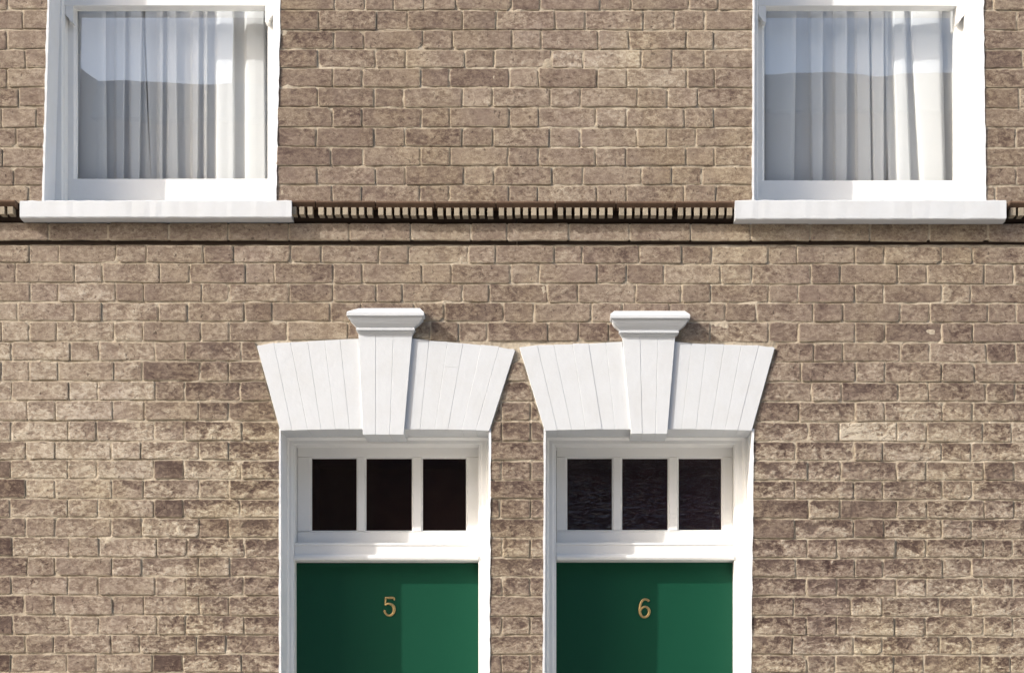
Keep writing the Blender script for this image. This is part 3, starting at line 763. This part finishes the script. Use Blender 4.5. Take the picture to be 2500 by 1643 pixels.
for h in (0, 1):
    A, Vv, H = ARCH[h], VO[h], house[h]
    # painted backing fills the joints
    bk = MB()
    bk.hexa(pts8((A['TL'][0]+3, A['TL'][1]+3), (A['TR'][0]-3, A['TR'][1]+2), (A['BR'][0]-2, 1049), (A['BL'][0]+2, 1049), AP+.0010, .155))
    arch = bk.build('door_arch', M_MASONRY, H)
    for tp, bt in ((Vv['top'], Vv['bot']), (Vv['rtop'], Vv['rbot'])):
        for i in range(6):
            g = .14
            last = (tp is Vv['rtop'] and i == 5); first = (tp is Vv['top'] and i == 0)
            p = AP+U(-.0007,.0007)
            a = (tp[i]+g, arch_y(A, tp[i], True)+U(-1,1)+(4 if first else 0)); b = (tp[i+1]-g, arch_y(A, tp[i+1], True)+U(-1,1)+(5 if last else 0))
            c = (bt[i+1]-g, arch_y(A, bt[i+1], False)+U(-.4,.4)); d = (bt[i]+g, arch_y(A, bt[i], False)+U(-.4,.4))
            if R() < .14 and not (first or last):   # closer joint across the voussoir
                t = U(.28,.7); L_ = (a[0]+(d[0]-a[0])*t, a[1]+(d[1]-a[1])*t); Q = (b[0]+(c[0]-b[0])*t, b[1]+(c[1]-b[1])*t)
                MB().hexa(pts8(a, b, (Q[0],Q[1]-.3), (L_[0],L_[1]-.3), p, .15)).build('voussoir', M_MASONRY, arch, bevel=.0009)
                MB().hexa(pts8((L_[0],L_[1]+.3), (Q[0],Q[1]+.3), c, d, p+U(-.0003,.0003), .15)).build('voussoir', M_MASONRY, arch, bevel=.0009)
            else:
                MB().hexa(pts8(a, b, c, d, p, .15)).build('voussoir', M_MASONRY, arch, bevel=.0009)
    # keystone strips
    key = MB().hexa(pts8((Vv['kt'][0]+1.5, Vv['ky'][0]), (Vv['kt'][3]-1.5, Vv['ky'][0]), (Vv['kb'][3]-1.5, Vv['ky'][1]-1), (Vv['kb'][0]+1.5, Vv['ky'][1]-1), KP+.0012, .15)).build('keystone', M_MASONRY, H)
    for i in range(3):
        p = KP+U(-.0005,.0005)
        MB().hexa(pts8((Vv['kt'][i]+.3, Vv['ky'][0]), (Vv['kt'][i+1]-.3, Vv['ky'][0]), (Vv['kb'][i+1]-.3, Vv['ky'][1]+U(-.5,.5)), (Vv['kb'][i]+.3, Vv['ky'][1]+U(-.5,.5)), p, .149)).build('voussoir', M_MASONRY, key, bevel=.0009)
    # moulded cap: rings of (y, left, right, projection)
    if h == 0:
        rings = [(755,878,1024,.004),(752.5,876,1025,.028),(760.5,848,1033,.060),(763,846,1035,.064),(769.5,846,1035,.064),(771,847,1034,.063),
                 (772,851,1031,.056),(776,851.5,1030.5,.055),(782,855,1027,.052),(789,861,1021,.046),(795,867,1015,.039),(800,871,1011,.034),(801.5,869.5,1012.5,.036),(806,869.5,1012.5,.036),(807.5,872,1010.5,.029),(811,872,1010.5,.029),(812.5,875,1008,.024),(817,876,1008,.021)]
    else:
        rings = [(762,1502,1671,.004),(759,1500,1672,.028),(766,1491,1683,.060),(769,1490,1685,.064),(775.5,1490,1685,.064),(777,1491,1684,.063),
                 (778,1495,1680,.056),(782,1495,1679,.055),(788,1497,1675,.052),(795,1502,1668,.046),(801,1508,1661,.039),(806,1513,1656,.034),(807.5,1511.5,1657,.036),(812,1511.5,1657,.036),(813.5,1514,1654,.029),(817,1514,1654,.029),(818.5,1517,1650,.024),(823,1518,1648.5,.021)]
    bm = bmesh.new(); rr = []
    for y, l, r_, p in rings:
        l2 = VX+(l-VX)/(D/(D-p)); r2 = VX+(r_-VX)/(D/(D-p)); y2 = VY+(y-VY)/(D/(D-p))
        j = U(-.4, .4)
        rr.append([bm.verts.new(v) for v in ((WX(l2+j), .01, WZ(y2)), (WX(l2+j), -p, WZ(y2+U(-.4,.4))), (WX((l2+r2)/2), -p+U(-.0004,.0004), WZ(y2+U(-.3,.3))), (WX(r2+j), -p, WZ(y2+U(-.4,.4))), (WX(r2+j), .01, WZ(y2)))])
    for a, b in zip(rr[:-1], rr[1:]):
        for i in range(4): bm.faces.new((a[i], a[i+1], b[i+1], b[i]))
    bm.faces.new(rr[0]); bm.faces.new(rr[-1][::-1]); bmesh.ops.recalc_face_normals(bm, faces=bm.faces)
    me = bpy.data.meshes.new('cap'); bm.to_mesh(me); bm.free(); link('cap', me, M_MASONRY, key)

# ------------------------------------------------------------------ doors, frames, fanlights
DOOR = [dict(d=(725,1169), y=1369, fan=[(761,870),(894,1005),(1032,1137.5)], fy=(1119,1294.5), fr=(720,1172), rails=1296),
        dict(d=(1359,1788), y=1371.5, fan=[(1385,1494),(1519,1630),(1657,1761)], fy=(1119,1292.8), fr=(1354.5,1797), rails=1295)]
for h in (0, 1):
    Q, H = DOOR[h], house[h]; jl, jr = DJ[h]
    xl, xr = seen(Q['d'][0], 0, .223)[0], seen(Q['d'][1], 0, .223)[0]
    yd = seen(0, Q['y'], .2)[1]
    f_in = (xl-1, xr+1)
    fo = (jl(1300)-3, jr(1300)+3)
    fm = MB()
    # jambs: stepped moulding
    for sgn, xi, xo in ((1, f_in[0], fo[0]), (-1, f_in[1], fo[1])):
        w = abs(xi-xo)
        fm.vprof([(xo, .149), (xo+sgn*w*.30, .149), (xo+sgn*w*.36, .153), (xo+sgn*w*.44, .160), (xo+sgn*w*.72, .160), (xo+sgn*w*.80, .164), (xi, .166), (xi, .30), (xo, .30)], 1040, DBOT)
    # head
    yh0 = seen(0, 1060, .15)[1]; yh1 = seen(0, 1083, .16)[1]; 
    fm.hprof([(1040,.1495),(yh1-14,.1495),(yh1-11,.154),(yh1-8,.1605),(yh1+0,.1605),(yh1+2,.167),(yh1+3,.30),(1040,.30)], fo[0]+2, fo[1]-2)
    frame = fm.build('door_frame', M_WOOD, H, bevel=.0008)
    # transom bar
    t = [seen(0, y, .17)[1] for y in (1324, 1330, 1331.5, 1352, 1354, 1357, 1362, 1367)]
    if h == 1: t = [y-1 for y in t]
    tb = MB().hprof([(t[0]-4,.235),(t[0],.183),(t[0]+2,.172),(t[1],.171),(t[2],.1745),(t[3],.1745),(t[4],.172),(t[5]-1,.160),(t[6]-2,.157),(t[6]+1,.157),(t[7],.160),(t[7]+1,.168),(t[7]+3,.222),(t[7]+3,.30),(t[0]-4,.30)], f_in[0]+.5, f_in[1]-.5)
    tb.build('transom', M_WOOD, frame)
    # fanlight sash
    dfan = .236
    def FX(x): return seen(x, 0, dfan+.008)[0]
    def FY(y): return seen(0, y, dfan+.008)[1]
    fx0, fx1 = f_in[0]+1, f_in[1]-1
    fy0 = yh1-3; fyb = t[0]+3
    p0, p1 = FY(Q['fy'][0]), FY(Q['fy'][1])
    fs = MB()
    edges = [fx0]+[v for pr in Q['fan'] for v in (FX(pr[0]), FX(pr[1]))]+[fx1]
    for k in range(0, 8, 2):
        l, r_ = edges[k], edges[k+1]
        bl_ = 0 if k == 0 else 4.5; br_ = 0 if k == 6 else 4.5
        prof = [(l, .248), (l+bl_, dfan if bl_ else dfan+.0), (r_-br_, dfan), (r_, .248), (r_, .262), (l, .262)]
        if k == 0: prof = [(l, dfan), (r_-br_, dfan), (r_, .248), (r_, .262), (l, .262)]
        if k == 6: prof = [(l, .248), (l+bl_, dfan), (r_, dfan), (r_, .262), (l, .262)]
        fs.vprof(prof, p0-2, p1+2)
    fs.hprof([(fy0,dfan-.0003),(p0-4.5,dfan-.0003),(p0,.2475),(p0,.2625),(fy0,.2625)], fx0, fx1)
    fs.hprof([(p1,.2475),(p1+3.5,dfan-.0003),(p1+5,dfan-.0003),(p1+6,dfan+.002),(p1+7,dfan-.0003),(fyb,dfan-.0003),(fyb,.2625),(p1,.2625)], fx0, fx1)
    fan = fs.build('fanlight', M_WOOD, H, jit=.0002)
    for i, pr in enumerate(Q['fan']):
        MB().box(FX(pr[0])-2, FX(pr[1])+2, p0-3, p1+3, .2535, .2555).build('pane', M_FAN if h == 0 else M_HAMMER, fan)
    # door leaf
    dl = MB().box(f_in[0]-3, f_in[1]+3, t[7]+3.5, DBOT, .223, .268)
    door = dl.build('door', M_GREEN, H, bevel=.0015)
    MB().box(jl(1300)-10, jr(1300)+10, DBOT, GROUND+60, -.18, .4).build('doorstep', M_PAVE, H, bevel=.006)
    ys = frange(1047, DBOT, 90)
    rough_plate('reveal', M_REVEAL, H, jl, ys, -.0022, .155, 2.6, 1)
    rough_plate('reveal', M_REVEAL, H, jr, ys, -.0022, .155, 2.6, -1)
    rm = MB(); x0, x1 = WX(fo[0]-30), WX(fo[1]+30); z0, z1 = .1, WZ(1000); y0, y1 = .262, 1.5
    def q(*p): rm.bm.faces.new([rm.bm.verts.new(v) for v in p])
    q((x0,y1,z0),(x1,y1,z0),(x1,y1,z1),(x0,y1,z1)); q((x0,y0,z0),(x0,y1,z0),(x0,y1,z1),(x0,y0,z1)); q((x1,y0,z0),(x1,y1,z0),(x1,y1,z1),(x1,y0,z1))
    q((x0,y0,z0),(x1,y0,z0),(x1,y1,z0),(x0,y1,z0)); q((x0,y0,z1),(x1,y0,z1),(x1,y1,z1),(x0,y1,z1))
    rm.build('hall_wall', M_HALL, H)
    # brass numeral: half-round strokes
    if h == 0:
        strokes = [[(939.5,1458.5,2.2),(950,1458.5,2.6),(961,1459,2.6),(962.5,1465,1.2)],
                   [(941.5,1459,2.0),(941,1468,1.8),(940.5,1477,1.8)],
                   [(940.5,1477,1.8),(945,1473.5,2.2),(950,1473,2.8),(956,1475,3.2),(960.5,1480,3.4),(962,1487,3.6),(960.5,1494,3.4),(956.5,1499.5,3.0),(951,1501.8,2.6),(945.5,1500.5,2.4),(941.5,1497,2.4),(939,1492,2.8),(940,1489,3.2)]]
    else:
        def zz(x, y): return (1260+x/2.594, 1040+y/2.594)
        raw = [(842,1108,2.8),(832,1098,2.6),(815,1095,2.6),(798,1106,2.8),(787,1130,3.0),(783,1158,3.2),(786,1184,3.2),(796,1202,3.0),(812,1208,2.8),(830,1202,3.0),(841,1184,3.2),(842,1164,3.2),(832,1148,2.8),(815,1142,2.4),(798,1150,2.2),(787,1166,2.2)]
        strokes = [[(*zz(x, y), r_) for x, y, r_ in raw]]
    nb = bmesh.new()
    for st in strokes:
        # resample with Catmull-Rom
        P3 = [Vector(p) for p in st]; pts = []
        for i in range(len(P3)-1):
            a = P3[max(0,i-1)]; b = P3[i]; c = P3[i+1]; d = P3[min(len(P3)-1,i+2)]
            for k in range(4):
                t_ = k/4; pts.append(0.5*((2*b)+(c-a)*t_+(2*a-5*b+4*c-d)*t_*t_+(3*b-a-3*c+d)*t_**3))
        pts.append(P3[-1])
        prev = None; ringlist = []
        for i, p in enumerate(pts):
            tdir = (pts[min(i+1,len(pts)-1)]-pts[max(i-1,0)]); tn = Vector((tdir.x, tdir.y)).normalized(); nrm = Vector((-tn.y, tn.x))
            c = seen(p.x, p.y, .22); ring = []
            for k in range(7):
                a = math.pi*k/6
                ox = nrm*math.cos(a)*p.z*1.12; ring.append(nb.verts.new((WX(c[0]+ox.x), .2228-math.sin(a)*p.z/S*1.15, WZ(c[1]+ox.y))))
            ringlist.append(ring)
        for a, b in zip(ringlist[:-1], ringlist[1:]):
            for k in range(6): nb.faces.new((a[k], a[k+1], b[k+1], b[k]))
        nb.faces.new(ringlist[0]); nb.faces.new(ringlist[-1][::-1])
    bmesh.ops.recalc_face_normals(nb, faces=nb.faces)
    me = bpy.data.meshes.new('house_number'); nb.to_mesh(me); nb.free()
    for p in me.polygons: p.use_smooth = True
    link('house_number', me, M_BRASS, door)

# ------------------------------------------------------------------ houses across the street (mirrored in the panes)
OY = -13.0
fac = (D+abs(OY)+0.55)/(D*S)   # metres per seen pixel at the opposite front, after reflection
def OX(px): return WX(VX)+(px-VX)*fac
def OZ(py): return WZ(VY)+(VY-py)*fac
def opp(name, x0, x1, ztop_l, ztop_r, label, chim=()):
    e = empty(name, ((x0+x1)/2, OY, 0)); tag(e, label, 'house')
    def at(o): o.location = (-(x0+x1)/2, -OY, 0); return o
    m = MB(); f = [(x1,OY,0),(x0,OY,0),(x0,OY,ztop_l-.5),(x1,OY,ztop_r-.5)]
    m.hexa(f+[(a, OY-7, c) for a, b, c in f]); w = at(m.build('wall', M_OPP, e))
    m = MB(); f = [(x1+.05,OY+.12,ztop_r-.5),(x0-.05,OY+.12,ztop_l-.5),(x0-.05,OY-.1,ztop_l),(x1+.05,OY-.1,ztop_r)]
    m.hexa(f+[(a, OY-7, c) for a, b, c in f]); at(m.build('roof', M_SLATE, e))
    k = x0+.9
    while k+1 < x1:
        for z in (1.0, 3.6):
            m = MB(); m.hexa([(k+1,OY+.02,z),(k,OY+.02,z),(k,OY+.02,z+1.5),(k+1,OY+.02,z+1.5),(k+1,OY-.05,z),(k,OY-.05,z),(k,OY-.05,z+1.5),(k+1,OY-.05,z+1.5)])
            at(m.build('window', M_DARKGLASS, e))
        k += 2.3
    for cx, cw, ct in chim:
        m = MB(); m.hexa([(cx+cw,OY-.3,ztop_l-.6),(cx,OY-.3,ztop_l-.6),(cx,OY-.3,ct),(cx+cw,OY-.3,ct),(cx+cw,OY-1.1,ztop_l-.6),(cx,OY-1.1,ztop_l-.6),(cx,OY-1.1,ct),(cx+cw,OY-1.1,ct)])
        at(m.build('chimney', M_OPP, e))
    return e
opp('opposite_house', OX(245), OX(1400), OZ(199), OZ(222), 'brown brick house across the street, only its roofline mirrored in the left window', [(OX(560), 0.42, OZ(-300))])
opp('opposite_house', OX(1400)+.02, OX(3600), OZ(172), OZ(196), 'brown brick house across the street, its flat roofline mirrored in the right window')
# taller gabled neighbour further left
e = empty('gabled_house', (OX(0), OY, 0)); tag(e, 'tall gabled house across the street, its slope mirrored in the left window', 'house')
gm = MB(); gx1 = OX(245)-.02; gx0 = gx1-7; zt = OZ(200); pk = OZ(200)+2.6
pts = [(gx1,0),(gx0,0),(gx0,zt),((gx0+gx1)/2,pk),(gx1,zt)]
a = [gm.bm.verts.new((x, OY, z)) for x, z in pts]; b = [gm.bm.verts.new((x, OY-8, z)) for x, z in pts]
gm.bm.faces.new(a); gm.bm.faces.new(b[::-1])
for i in range(5): gm.bm.faces.new((a[i], b[i], b[(i+1)%5], a[(i+1)%5]))
o = gm.build('wall', M_OPP, e); o.location = (-OX(0), -OY, 0)
